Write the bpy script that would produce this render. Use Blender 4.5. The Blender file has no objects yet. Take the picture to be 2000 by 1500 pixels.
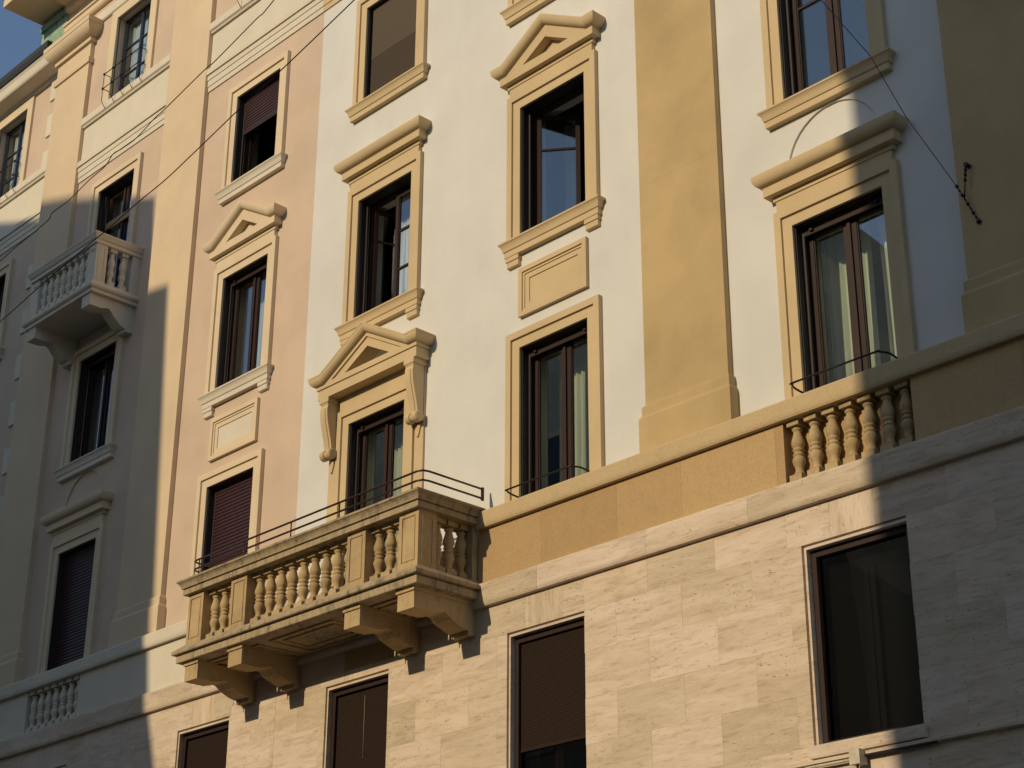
import bpy, math, random
from mathutils import Vector, Matrix
from mathutils.geometry import tessellate_polygon
random.seed(7)
scene = bpy.context.scene
C = scene.collection

# ------------------------------------------------------------------ camera
cam = bpy.data.cameras.new('camera')
cam.sensor_width = 36.0
cam.lens = 3520.18 / 2000 * 36.0
cam.clip_start, cam.clip_end = 0.1, 3000
camo = bpy.data.objects.new('camera', cam)
C.objects.link(camo)
camo.matrix_world = Matrix(((0.68669496, 0.29517929, 0.66431861, 0.0),
                            (0.72693405, -0.28400206, -0.62522774, -13.2),
                            (0.00411357, 0.91225655, -0.40959866, 1.6),
                            (0, 0, 0, 1)))
scene.camera = camo

# ------------------------------------------------------------------ sky, sun, exposure
SUN = Vector((0.10, 1.0, -0.418)).normalized()      # direction the light travels
ELEV = math.asin(-SUN.z)
AZ = math.atan2(-SUN.x, -SUN.y)
world = bpy.data.worlds.new('World')
scene.world = world
world.use_nodes = True
wn = world.node_tree
wn.nodes.clear()
sky = wn.nodes.new('ShaderNodeTexSky')
sky.sky_type = 'NISHITA'
sky.sun_disc = False
sky.sun_elevation = ELEV
sky.sun_rotation = AZ
sky.altitude = 120
sky.air_density, sky.dust_density, sky.ozone_density = 1.0, 0.4, 1.5
bg = wn.nodes.new('ShaderNodeBackground')
bg.inputs['Strength'].default_value = 0.118
wo = wn.nodes.new('ShaderNodeOutputWorld')
wn.links.new(sky.outputs[0], bg.inputs[0])
wn.links.new(bg.outputs[0], wo.inputs[0])
sl = bpy.data.lights.new('sun', 'SUN')
sl.energy = 2.65
sl.angle = math.radians(0.53)
sl.color = (1.0, 0.825, 0.55)
so = bpy.data.objects.new('sun', sl)
C.objects.link(so)
so.rotation_euler = SUN.to_track_quat('-Z', 'Y').to_euler()
so.location = (-5, -30, 40)
scene.view_settings.view_transform = 'Standard'
scene.view_settings.look = 'None'
scene.view_settings.exposure = 0.0
scene.view_settings.gamma = 1.0
scene.view_settings.use_curve_mapping = False
scene.cycles.max_bounces = 6
scene.cycles.diffuse_bounces = 2
scene.cycles.glossy_bounces = 3
scene.cycles.transmission_bounces = 4
scene.cycles.transparent_max_bounces = 10
scene.render.resolution_x, scene.render.resolution_y = 1024, 768

# ------------------------------------------------------------------ materials
def newmat(name):
    m = bpy.data.materials.new(name)
    m.use_nodes = True
    nt = m.node_tree
    b = nt.nodes['Principled BSDF']
    return m, nt, b

def N(nt, t, **kw):
    n = nt.nodes.new(t)
    for k, v in kw.items():
        if k in n.inputs:
            n.inputs[k].default_value = v
        else:
            setattr(n, k, v)
    return n

def ramp(nt, stops, fac):
    r = nt.nodes.new('ShaderNodeValToRGB')
    el = r.color_ramp.elements
    while len(el) < len(stops):
        el.new(0.5)
    for e, (p, c) in zip(el, stops):
        e.position = p
        e.color = (*c, 1) if len(c) == 3 else c
    nt.links.new(fac, r.inputs[0])
    return r

def mix(nt, fac, a, b, mode='MIX'):
    n = nt.nodes.new('ShaderNodeMix')
    n.data_type = 'RGBA'
    n.blend_type = mode
    for s, v in ((0, fac), (6, a), (7, b)):
        if hasattr(v, 'links'):
            nt.links.new(v, n.inputs[s])
        elif isinstance(v, (int, float)):
            n.inputs[s].default_value = v
        else:
            n.inputs[s].default_value = (*v, 1)
    return n.outputs[2]

def coords(nt, scale=(1, 1, 1)):
    g = nt.nodes.new('ShaderNodeNewGeometry')
    mp = nt.nodes.new('ShaderNodeMapping')
    mp.inputs['Scale'].default_value = scale
    nt.links.new(g.outputs['Position'], mp.inputs['Vector'])
    return mp.outputs[0]

def noise(nt, vec, scale, detail=4, rough=0.55):
    n = N(nt, 'ShaderNodeTexNoise', Scale=scale, Detail=detail, Roughness=rough)
    nt.links.new(vec, n.inputs['Vector'])
    return n.outputs[0]

def bump(nt, b, h, strength, dist=0.01):
    bp = N(nt, 'ShaderNodeBump', Strength=strength, Distance=dist)
    nt.links.new(h, bp.inputs['Height'])
    nt.links.new(bp.outputs[0], b.inputs['Normal'])

def plaster(name, col, var=0.06, grain=0.35, streak=0.03, rough=0.92):
    m, nt, b = newmat(name)
    p = coords(nt)
    big = noise(nt, p, 0.9, 4, 0.6)
    fine = noise(nt, p, 90, 2, 0.6)
    mid = noise(nt, coords(nt, (1.6, 1.6, 0.5)), 1.6, 3, 0.6)
    dk = tuple(c * (1 - 2.2 * var) for c in col)
    lt = tuple(min(1, c * (1 + 0.7 * var)) for c in col)
    c1 = ramp(nt, [(0.32, dk), (0.62, lt)], big).outputs[0]
    st = ramp(nt, [(0.35, (1 - streak,) * 3), (0.6, (1, 1, 1))], mid).outputs[0]
    c2 = mix(nt, 1.0, c1, st, 'MULTIPLY')
    fr = ramp(nt, [(0.3, (0.93,) * 3), (0.6, (1.0,) * 3)], fine).outputs[0]
    c3 = mix(nt, 1.0, c2, fr, 'MULTIPLY')
    nt.links.new(c3, b.inputs['Base Color'])
    b.inputs['Roughness'].default_value = rough
    b.inputs['Specular IOR Level'].default_value = 0.2
    bump(nt, b, fine, grain, 0.004)
    return m

def travertine(name, dark, vertical=False):
    m, nt, b = newmat(name)
    oi = nt.nodes.new('ShaderNodeObjectInfo')
    g = nt.nodes.new('ShaderNodeNewGeometry')
    off = nt.nodes.new('ShaderNodeVectorMath'); off.operation = 'SCALE'
    comb = nt.nodes.new('ShaderNodeCombineXYZ')
    for k in range(3):
        nt.links.new(oi.outputs['Random'], comb.inputs[k])
    nt.links.new(comb.outputs[0], off.inputs[0]); off.inputs['Scale'].default_value = 37.0
    add = nt.nodes.new('ShaderNodeVectorMath'); add.operation = 'ADD'
    nt.links.new(g.outputs['Position'], add.inputs[0]); nt.links.new(off.outputs[0], add.inputs[1])
    def mapped(sc, rot=0):
        mp = nt.nodes.new('ShaderNodeMapping'); mp.inputs['Scale'].default_value = sc
        mp.inputs['Rotation'].default_value = (0, rot, 0)
        nt.links.new(add.outputs[0], mp.inputs['Vector'])
        return mp.outputs[0]
    if vertical:
        v1, v2, v3 = mapped((5.0, 3, 0.8)), mapped((20, 9, 3.0)), mapped((50, 40, 12))
    else:
        v1, v2, v3 = mapped((0.75, 3, 4.2), 0.07), mapped((2.6, 9, 17), 0.06), mapped((13, 40, 55), 0.05)
    wob = N(nt, 'ShaderNodeTexNoise', Scale=1.5, Detail=4, Roughness=0.65, Distortion=0.9)
    nt.links.new(v1, wob.inputs['Vector']); bands = wob.outputs[0]
    veins = noise(nt, v2, 1.8, 4, 0.65)
    pits = noise(nt, v3, 1.4, 2, 0.6)
    cl = noise(nt, mapped((0.8, 1.2, 1.7)), 1.3, 3, 0.6)
    tn = ramp(nt, [(0.0, (0.58, 0.47, 0.335)), (0.12, (0.63, 0.51, 0.37)), (0.32, (0.675, 0.54, 0.40)), (0.55, (0.70, 0.562, 0.43)), (0.80, (0.735, 0.595, 0.475)), (1.0, (0.69, 0.545, 0.39))], oi.outputs['Random']).outputs[0]
    bd = ramp(nt, [(0.28, (0.80, 0.775, 0.72)), (0.44, (0.95, 0.935, 0.91)), (0.60, (1.06, 1.06, 1.06)), (0.75, (1.10, 1.11, 1.13))], bands).outputs[0]
    c2 = mix(nt, 1.0, tn, bd, 'MULTIPLY')
    c3 = mix(nt, 1.0, c2, ramp(nt, [(0.34, (0.83, 0.79, 0.72)), (0.47, (1, 1, 1))], veins).outputs[0], 'MULTIPLY')
    pm = ramp(nt, [(0.295, (1, 1, 1)), (0.335, (0, 0, 0))], pits).outputs[0]
    gate = ramp(nt, [(0.46, (0, 0, 0)), (0.54, (1, 1, 1))], cl).outputs[0]
    pf = mix(nt, 1.0, pm, gate, 'MULTIPLY')
    c4 = mix(nt, pf, c3, tuple(c * 0.30 for c in dark))
    nt.links.new(c4, b.inputs['Base Color'])
    b.inputs['Roughness'].default_value = 0.8
    b.inputs['Specular IOR Level'].default_value = 0.3
    bump(nt, b, pits, 0.35, 0.004)
    return m

def weathered(name, col, dirt, amount=0.5, scale=2.2, lo=0.42):
    m, nt, b = newmat(name)
    p = coords(nt)
    n1 = noise(nt, p, scale, 8, 0.68)
    n2 = noise(nt, coords(nt, (5, 5, 1.2)), 3.0, 6, 0.65)
    n3 = noise(nt, p, 60, 3, 0.6)
    a = ramp(nt, [(lo, (0, 0, 0)), (lo + 0.26, (amount,) * 3)], n1).outputs[0]
    c = ramp(nt, [(0.45, (0.15,) * 3), (0.7, (1.0,) * 3)], n2).outputs[0]
    f = mix(nt, 1.0, a, c, 'MULTIPLY')
    c1 = mix(nt, f, col, dirt)
    c2 = mix(nt, 1.0, c1, ramp(nt, [(0.3, (0.84,) * 3), (0.6, (1.0,) * 3)], n3).outputs[0], 'MULTIPLY')
    oi = nt.nodes.new('ShaderNodeObjectInfo')
    c2 = mix(nt, 1.0, c2, ramp(nt, [(0.0, (0.84, 0.82, 0.80)), (0.5, (0.97, 0.97, 0.97)), (1.0, (1.06, 1.05, 1.03))], oi.outputs['Random']).outputs[0], 'MULTIPLY')
    nt.links.new(c2, b.inputs['Base Color'])
    b.inputs['Roughness'].default_value = 0.93
    b.inputs['Specular IOR Level'].default_value = 0.2
    bump(nt, b, n3, 0.4, 0.006)
    return m

def simple(name, col, rough=0.5, metal=0.0, var=0.15, scale=14, spec=0.5):
    m, nt, b = newmat(name)
    n = noise(nt, coords(nt), scale, 5, 0.6)
    c = ramp(nt, [(0.3, tuple(x * (1 - var) for x in col)), (0.7, tuple(min(1, x * (1 + var)) for x in col))], n).outputs[0]
    nt.links.new(c, b.inputs['Base Color'])
    b.inputs['Roughness'].default_value = rough
    b.inputs['Metallic'].default_value = metal
    b.inputs['Specular IOR Level'].default_value = spec
    return m

def glass(name, ior=0.12, tint=(0.92, 0.95, 0.93)):
    m = bpy.data.materials.new(name); m.use_nodes = True
    nt = m.node_tree; nt.nodes.clear()
    out = nt.nodes.new('ShaderNodeOutputMaterial')
    t = N(nt, 'ShaderNodeBsdfTransparent'); t.inputs[0].default_value = (*tint, 1)
    gl = N(nt, 'ShaderNodeBsdfGlossy', Roughness=0.0); gl.inputs[0].default_value = (1, 1, 1, 1)
    lw = N(nt, 'ShaderNodeLayerWeight', Blend=0.5)
    pw = N(nt, 'ShaderNodeMath', operation='POWER'); pw.inputs[1].default_value = 4.0
    nt.links.new(lw.outputs['Facing'], pw.inputs[0])
    fr = N(nt, 'ShaderNodeMath', operation='MULTIPLY_ADD'); fr.inputs[1].default_value = 1.0 - ior; fr.inputs[2].default_value = ior
    nt.links.new(pw.outputs[0], fr.inputs[0])
    n = noise(nt, coords(nt), 2.0, 2, 0.5)
    bp = N(nt, 'ShaderNodeBump', Strength=0.012, Distance=0.02)
    nt.links.new(n, bp.inputs['Height']); nt.links.new(bp.outputs[0], gl.inputs['Normal'])
    mx = nt.nodes.new('ShaderNodeMixShader')
    nt.links.new(fr.outputs[0], mx.inputs[0]); nt.links.new(t.outputs[0], mx.inputs[1]); nt.links.new(gl.outputs[0], mx.inputs[2])
    nt.links.new(mx.outputs[0], out.inputs[0])
    return m

def cloth(name, col):
    m, nt, b = newmat(name)
    n = noise(nt, coords(nt, (40, 40, 3)), 3.0, 3, 0.6)
    c = ramp(nt, [(0.3, tuple(x * 0.88 for x in col)), (0.7, col)], n).outputs[0]
    nt.links.new(c, b.inputs['Base Color'])
    b.inputs['Roughness'].default_value = 1.0
    b.inputs['Specular IOR Level'].default_value = 0.05
    return m

M_white = plaster('white_plaster', (0.755, 0.725, 0.665), 0.028)
M_pink = plaster('pink_plaster', (0.685, 0.52, 0.385), 0.04)
M_peach = plaster('peach_plaster', (0.76, 0.585, 0.385), 0.03)
M_cream = plaster('cream_trim', (0.78, 0.62, 0.42), 0.03, 0.25)
M_pale = plaster('pale_trim', (0.76, 0.675, 0.53), 0.03, 0.25)
M_ochre = plaster('ochre_trim', (0.675, 0.51, 0.295), 0.04, 0.25)
M_pil = plaster('ochre_pilaster', (0.585, 0.42, 0.21), 0.075, 0.3)
M_band = weathered('ochre_dado', (0.59, 0.40, 0.20), (0.36, 0.26, 0.15), 0.35, 5.0)
M_cap = weathered('ochre_cap', (0.60, 0.45, 0.26), (0.40, 0.29, 0.17), 0.4, 3.0)
M_balc = weathered('balcony_stone', (0.585, 0.425, 0.225), (0.12, 0.10, 0.08), 0.8, 2.6, 0.42)
M_balrail = weathered('balcony_rail_stone', (0.54, 0.42, 0.26), (0.06, 0.055, 0.05), 1.0, 3.6, 0.36)
M_trav = travertine('travertine', (0.52, 0.40, 0.27))
M_travV = travertine('travertine_upright_vein', (0.52, 0.40, 0.27), True)
M_brown = simple('brown_paint', (0.036, 0.018, 0.014), 0.5, spec=0.25)
M_shut = simple('shutter_paint', (0.050, 0.018, 0.020), 0.45)
M_guide = simple('shutter_guide_metal', (0.030, 0.020, 0.017), 0.55)
M_iron = simple('black_iron', (0.018, 0.012, 0.011), 0.4, 0.3)
M_rust = simple('brown_iron', (0.045, 0.016, 0.012), 0.35, 0.3)
M_cable = simple('cable_rubber', (0.02, 0.018, 0.018), 0.6)
M_glass = glass('window_glass', 0.135)
M_glass2 = glass('screened_glass', 0.035, (0.6, 0.6, 0.58))
M_dark = simple('dark_interior', (0.06, 0.055, 0.05), 0.9)
M_curt = cloth('pale_green_curtain', (0.78, 0.80, 0.66))
M_net = cloth('white_net', (0.76, 0.79, 0.80))
M_blind = cloth('brown_blind', (0.040, 0.026, 0.019))
M_blind2 = simple('dark_screen', (0.035, 0.029, 0.023), 0.9, 0.0, 0.10, 1.5, 0.1)
M_taupe = cloth('taupe_sunscreen', (0.125, 0.098, 0.070))
M_bluef = simple('blue_black_frame', (0.020, 0.026, 0.040), 0.4)
M_wood = simple('light_wood', (0.42, 0.22, 0.08), 0.5)
M_pvc = simple('ivory_plastic', (0.60, 0.52, 0.38), 0.5)
M_copper = None
def copper():
    m, nt, b = newmat('green_copper')
    n = noise(nt, coords(nt, (2, 2, 1)), 2.5, 6, 0.65)
    c = ramp(nt, [(0.35, (0.16, 0.27, 0.19)), (0.55, (0.33, 0.46, 0.33)), (0.72, (0.42, 0.40, 0.26))], n).outputs[0]
    nt.links.new(c, b.inputs['Base Color']); b.inputs['Roughness'].default_value = 0.8
    return m
M_copper = copper()
M_gutter = simple('dark_gutter', (0.022, 0.022, 0.022), 0.6)
M_asph = weathered('asphalt', (0.055, 0.054, 0.052), (0.03, 0.03, 0.03), 0.6, 1.0)
M_pave = weathered('paving', (0.24, 0.22, 0.20), (0.14, 0.13, 0.12), 0.6, 1.2)
M_kerb = weathered('granite_kerb', (0.34, 0.33, 0.31), (0.2, 0.2, 0.19), 0.6, 2)
M_opp = plaster('brown_render', (0.50, 0.49, 0.40), 0.06)
M_opp2 = plaster('grey_render', (0.50, 0.49, 0.41), 0.06)
M_tile = weathered('roof_tiles', (0.20, 0.09, 0.055), (0.10, 0.06, 0.045), 0.7, 3)

# ------------------------------------------------------------------ mesh helpers
class MB:
    def __init__(s):
        s.v = []; s.f = []; s.sm = []
    def add(s, vs, fs, smooth=False):
        o = len(s.v)
        s.v += [tuple(v) for v in vs]
        s.f += [tuple(i + o for i in f) for f in fs]
        s.sm += [smooth] * len(fs)
        return s
    def box(s, x0, x1, y0, y1, z0, z1):
        x0, x1 = min(x0, x1), max(x0, x1); y0, y1 = min(y0, y1), max(y0, y1); z0, z1 = min(z0, z1), max(z0, z1)
        vs = [(x0, y0, z0), (x1, y0, z0), (x1, y1, z0), (x0, y1, z0), (x0, y0, z1), (x1, y0, z1), (x1, y1, z1), (x0, y1, z1)]
        return s.add(vs, [(0, 3, 2, 1), (4, 5, 6, 7), (0, 1, 5, 4), (1, 2, 6, 5), (2, 3, 7, 6), (3, 0, 4, 7)])
    def rings(s, rings, cap=True, smooth=False, closed=False):
        n = len(rings[0]); vs = [p for r in rings for p in r]; fs = []
        for i in range(len(rings) - 1):
            for j in range(n if closed else n - 1):
                k = (j + 1) % n
                fs.append((i * n + j, i * n + k, (i + 1) * n + k, (i + 1) * n + j))
        s.add(vs, fs, smooth)
        if cap:
            s.add(rings[0], [tuple(range(n))[::-1]])
            s.add(rings[-1], [tuple(range(n))])
        return s
    def cornice(s, x0, x1, prof, y=0.0, smooth=False):
        """mitred moulding: prof = (projection, z) from bottom to top; x0, x1 = ends at zero projection"""
        rg = [[(x0 - p, y, z), (x0 - p, y - p, z), (x1 + p, y - p, z), (x1 + p, y, z)] for p, z in prof]
        return s.rings(rg, True, smooth)
    def rail(s, x0, x1, prof, y=0.0):
        """straight moulding without returns"""
        rg = [[(x0, y - p, z), (x1, y - p, z)] for p, z in prof]
        rg = [[(x0, y, prof[0][1]), (x1, y, prof[0][1])]] + rg + [[(x0, y, prof[-1][1]), (x1, y, prof[-1][1])]]
        s.rings(rg, False)
        a = [r[0] for r in rg]; b = [r[1] for r in rg]
        s.add(a, [tuple(range(len(a)))]); s.add(b, [tuple(range(len(b)))[::-1]])
        return s
    def prism(s, poly, axis, a, b):
        """poly in the two other axes (x: (y,z); y: (x,z); z: (x,y)), extruded a..b"""
        def p3(u, w, t):
            return {'x': (t, u, w), 'y': (u, t, w), 'z': (u, w, t)}[axis]
        n = len(poly)
        vs = [p3(u, w, a) for u, w in poly] + [p3(u, w, b) for u, w in poly]
        tri = tessellate_polygon([[Vector((u, w, 0)) for u, w in poly]])
        fs = [t for t in tri] + [tuple(i + n for i in t[::-1]) for t in tri]
        fs += [(i, (i + 1) % n, (i + 1) % n + n, i + n) for i in range(n)]
        return s.add(vs, fs)
    def lathe(s, prof, cx, cy, seg=16):
        rg = [[(cx + r * math.cos(2 * math.pi * k / seg), cy + r * math.sin(2 * math.pi * k / seg), z) for k in range(seg)] for r, z in prof]
        s.rings(rg, False, True, True)
        return s
    def tube(s, pts, r, seg=6):
        pts = [Vector(p) for p in pts]
        rg = []
        for i, p in enumerate(pts):
            d = (pts[min(i + 1, len(pts) - 1)] - pts[max(i - 1, 0)]).normalized()
            up = Vector((0, 0, 1)) if abs(d.z) < 0.95 else Vector((1, 0, 0))
            u = d.cross(up).normalized(); w = d.cross(u)
            rg.append([tuple(p + r * (u * math.cos(2 * math.pi * k / seg) + w * math.sin(2 * math.pi * k / seg))) for k in range(seg)])
        s.rings(rg, False, True, True)
        s.add(rg[0], [tuple(range(seg))]); s.add(rg[-1], [tuple(range(seg))[::-1]])
        return s
    def plate(s, outer, holes, y, back=None, skip_bottom=False):
        """front face at y with holes; sides of outer and holes run back to 'back' (list per hole or value)"""
        loops = [outer] + holes
        flat = [p for l in loops for p in l]
        tri = tessellate_polygon([[Vector((u, w, 0)) for u, w in l] for l in loops])
        s.add([(u, y, w) for u, w in flat], [t for t in tri])
        if back is not None:
            for k, l in enumerate(loops):
                bk = back if not isinstance(back, (list, tuple)) else back[k]
                n = len(l)
                s.add([(u, y, w) for u, w in l] + [(u, bk, w) for u, w in l], [(i, (i + 1) % n, (i + 1) % n + n, i + n) for i in range(n)])
        return s
    def mesh(s, name):
        me = bpy.data.meshes.new(name)
        me.from_pydata(s.v, [], s.f)
        me.polygons.foreach_set('use_smooth', s.sm)
        me.update()
        return me
    def build(s, name, mat, parent=None, fix=True):
        me = s.mesh(name)
        if fix:
            import bmesh
            bm = bmesh.new(); bm.from_mesh(me)
            bmesh.ops.remove_doubles(bm, verts=bm.verts, dist=1e-5)
            bmesh.ops.recalc_face_normals(bm, faces=bm.faces)
            bm.to_mesh(me); bm.free()
        me.materials.append(mat)
        o = bpy.data.objects.new(name, me)
        C.objects.link(o)
        if parent is not None:
            o.parent = parent
        return o

def thing(name, label, cat, group=None):
    o = bpy.data.objects.new(name, None)
    C.objects.link(o)
    o['label'] = label; o['category'] = cat
    if group: o['group'] = group
    return o

def tag(o, label, cat, group=None):
    o['label'] = label; o['category'] = cat
    if group: o['group'] = group
    return o

def inst(me, name, loc, parent, scale=None):
    o = bpy.data.objects.new(name, me)
    C.objects.link(o)
    o.parent = parent
    o.location = loc
    if name == 'baluster': o.rotation_euler = (0, 0, random.uniform(-.05, .05))
    if scale: o.scale = scale
    return o

def rect(x0, x1, z0, z1):
    return [(x0, z0), (x1, z0), (x1, z1), (x0, z1)]

# ------------------------------------------------------------------ ground
def struct(name, mb, mat):
    o = mb.build(name, mat); o['kind'] = 'structure'; return o
struct('ground', MB().add([(-400, -400, -0.13), (400, -400, -0.13), (400, 400, -0.13), (-400, 400, -0.13)], [(0, 1, 2, 3)]), M_pave)
struct('road', MB().box(-200, 200, -15.0, -3.0, -0.12, -0.115), M_asph)
struct('pavement', MB().box(-200, 200, -2.75, 0.4, -0.12, 0.0), M_pave)
struct('pavement', MB().box(-200, 200, -18.6, -15.25, -0.12, 0.0), M_pave)
struct('kerb', MB().box(-200, 200, -3.0, -2.75, -0.12, 0.004), M_kerb)
struct('kerb', MB().box(-200, 200, -15.25, -15.0, -0.12, 0.004), M_kerb)

# ------------------------------------------------------------------ facade measures (metres)
CX = {0: -9.26, 1: -13.31, 2: -16.51, 3: -19.70, 4: -23.74, 5: -28.60}
F1, F2, F3, F4 = (8.70, 10.655), (12.13, 13.965), (15.53, 17.15), (18.95, 20.73)
HW = 0.557
SEAM = -18.14
RIGHT = -2.0
TOP = 22.05
TR = 0.15                     # travertine plane stands this far in front of the plaster
BALUSTER_PROF = [(0.030, .10), (.052, .115), (.056, .135), (.046, .155), (.040, .19), (.047, .24), (.060, .29), (.066, .335), (.062, .375), (.050, .405),
                 (.046, .415), (.058, .425), (.060, .44), (.050, .452), (.046, .47), (.047, .49), (.058, .503), (.060, .52), (.048, .533), (.052, .55),
                 (.064, .585), (.067, .625), (.061, .68), (.048, .745), (.040, .80), (.040, .825), (.052, .84), (.054, .86), (.044, .875), (.030, .90)]
def baluster_mesh(h, w=0.15, rs=1.0, seg=14):
    mb = MB()
    mb.box(-w / 2, w / 2, -w / 2, w / 2, 0, 0.135 * h)
    mb.box(-w / 2, w / 2, -w / 2, w / 2, 0.915 * h, h)
    mb.lathe([(r * rs * h / 0.66, (0.135 + (z - 0.1) / 0.8 * 0.78) * h if 0.1 < z < 0.9 else (0.134 * h if z <= 0.1 else 0.916 * h)) for r, z in BALUSTER_PROF], 0, 0, seg)
    me = mb.mesh('baluster')
    return me

# ------------------------------------------------------------------ window builder
def pane_sash(win, x0, x1, z0, z1, y, mat_f, st=0.055, mun=0, name='sash', st2=None):
    st2 = st2 or st; sm = min(st, st2)
    mb = MB()
    mb.box(x0, x0 + st, y - .025, y + .025, z0, z1)
    mb.box(x1 - st2, x1, y - .025, y + .025, z0, z1)
    mb.box(x0 + st, x1 - st2, y - .024, y + .024, z0, z0 + sm * 1.4)
    mb.box(x0 + st, x1 - st2, y - .024, y + .024, z1 - sm, z1)
    # glazing bead, a step inside the stile
    mb.box(x0 + st, x0 + st + .012, y - .014, y + .014, z0 + sm * 1.4, z1 - sm)
    mb.box(x1 - st2 - .012, x1 - st2, y - .014, y + .014, z0 + sm * 1.4, z1 - sm)
    for k in range(mun):
        zz = z0 + (z1 - z0) * (0.69 if mun == 1 else (k + 1) / (mun + 1))
        mb.box(x0 + st + .012, x1 - st2 - .012, y - .018, y + .018, zz - .014, zz + .014)
    o = mb.build(name, mat_f, win)
    p = MB().box(x0 + st - .004, x1 - st2 + .004, y - .003, y + .003, z0 + sm, z1 - sm + .004).build('pane', M_glass, win)
    return o, p

def open_sash(win, hx, x_len, z0, z1, y, ang, mat_f, mun=1, st=0.055):
    """casement hinged at hx, swung into the room by ang degrees; x_len signed width"""
    mb = MB(); s = 1 if x_len > 0 else -1; L = abs(x_len)
    mb.box(0, st, -.025, .025, z0, z1); mb.box(L - st, L, -.025, .025, z0, z1)
    mb.box(st, L - st, -.024, .024, z0, z0 + .07); mb.box(st, L - st, -.024, .024, z1 - st, z1)
    for k in range(mun):
        zz = z0 + (z1 - z0) * (0.72 if mun == 1 else (k + 1) / (mun + 1))
        mb.box(st, L - st, -.016, .016, zz - .013, zz + .013)
    pb = MB().box(st - .004, L - st + .004, -.003, .003, z0 + .066, z1 - st + .004)
    for m_, nm, mt in ((mb, 'sash', mat_f), (pb, 'pane', M_glass)):
        a = math.radians(ang)
        m_.v = [(hx + s * (px * math.cos(a) - py * math.sin(a)), y + px * math.sin(a) + py * math.cos(a), pz) for px, py, pz in m_.v]
        m_.build(nm, mt, win)

def surround(name, cx, z0, z1, mat, parent, hw=HW, y=0.0, frieze=None, ow=0.208, ears=True):
    """architrave: outer fillet proud of the inner face, sides and head, open at the sill"""
    mb = MB()
    o = hw + ow; i = hw + ow - 0.085
    mb.box(cx - o, cx - i, y - .062, y + .02, z0, z1 + ow - .085)
    mb.box(cx + i, cx + o, y - .062, y + .02, z0, z1 + ow - .085)
    mb.box(cx - o, cx + o, y - .062, y + .02, z1 + ow - .085, z1 + ow)
    mb.box(cx - i, cx - hw, y - .034, y + .02, z0, z1)
    mb.box(cx + hw, cx + i, y - .034, y + .02, z0, z1)
    mb.box(cx - i, cx + i, y - .034, y + .02, z1, z1 + ow - .085)
    if frieze:
        mb.box(cx - o + .045, cx + o - .045, y - .058, y + .02, z1 + ow, frieze)
    return mb.build(name, mat, parent)

def hood(win, cx, ztop, mat, hw=0.68, y=0.0):
    p = [(.058, -.305), (.07, -.304), (.07, -.252), (.125, -.250), (.14, -.246), (.14, -.132), (.15, -.130)]
    for k in range(1, 9):
        a = k / 8 * math.pi / 2
        p.append((.15 + .075 * math.sin(a), -.130 + .105 * (1 - math.cos(a))))
    p += [(.226, -.012), (.222, 0.0), (.0, .022)]
    return MB().cornice(cx - hw, cx + hw, [(q, ztop + z) for q, z in p], y).build('hood', mat, win)

def pediment(win, cx, ztop, mat, hw=0.68, rise=0.42, ret=0.20, y=0.0, sc=1.0, big=False):
    """open-bedded pediment: horizontal returns at both ends, raking roll between them"""
    e0 = 0.134
    mb = MB()
    prof = [(.138, -.135)]
    for k in range(0, 9):
        a = k / 8 * math.pi / 2
        prof.append((.15 + .075 * math.sin(a), -.130 + .105 * (1 - math.cos(a))))
    prof += [(.226, -.012), (.222, 0.0), (.0, .022)]
    rg = []
    for p, dz in prof:
        z = ztop + dz
        rg.append([(cx - hw - p, y, z), (cx - hw - p, y - p, z), (cx - hw - .02, y - p, z) if ret <= 0 else (cx - hw + ret - .228 * sc, y - p, z),
                   (cx, y - p, z + rise), (cx + hw - ret + .228 * sc, y - p, z), (cx + hw + p, y - p, z), (cx + hw + p, y, z)])
    mb.rings(rg, False)
    o = mb.build('pediment', mat, win)
    # flat face of the gable with a sunk triangle
    zb = ztop - .246; zt = ztop - .136; xv = hw - ret + .228 * sc
    fm = MB()
    outer = [(cx - hw - e0, zb), (cx + hw + e0, zb), (cx + hw + e0, zt), (cx + xv, zt), (cx, zt + rise), (cx - xv, zt), (cx - hw - e0, zt)]
    th = 0.40 * (hw / .68); tb = ztop - .118
    tri = [(cx - th, tb), (cx + th, tb), (cx, tb + rise * th / xv * .98)]
    fm.plate(outer, [tri[::-1]], y - e0 - .006, [y, y - .02 if not big else y + .0])
    fm.add([(u, y - .02 if not big else y + .05, w) for u, w in tri], [(0, 1, 2)])
    fm.build('gable_face', mat, win)
    bm_ = MB()
    bm_.cornice(cx - hw, cx + hw, [(.058, ztop - .305), (.07, ztop - .304), (.07, ztop - .252), (.138, ztop - .2462), (.04, ztop - .2461)], y)
    bm_.build('bed_moulding', mat, win)
    return o

def sill(win, cx, ztop, mat, hw=0.72, brackets=False, y=0.0, s=1.0):
    p = [(.0, -.205), (.068, -.203), (.07, -.198), (.07, -.125), (.082, -.123), (.088, -.105), (.094, -.08), (.104, -.055), (.118, -.034), (.127, -.028), (.128, -.006), (.0, .012)]
    MB().cornice(cx - hw, cx + hw, [(q, ztop + z * s) for q, z in p], y).build('sill', mat, win)
    if brackets:
        for sx in (-1, 1):
            bx = cx + sx * (hw - .055)
            b = MB()
            b.rail(bx - .11, bx + .11, [(.062, ztop - .262), (.062, ztop - .2055)], y)
            b.rail(bx - .10, bx + .10, [(.03, ztop - .345), (.046, ztop - .335), (.05, ztop - .2625)], y)
            b.build('bracket', mat, win)

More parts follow.
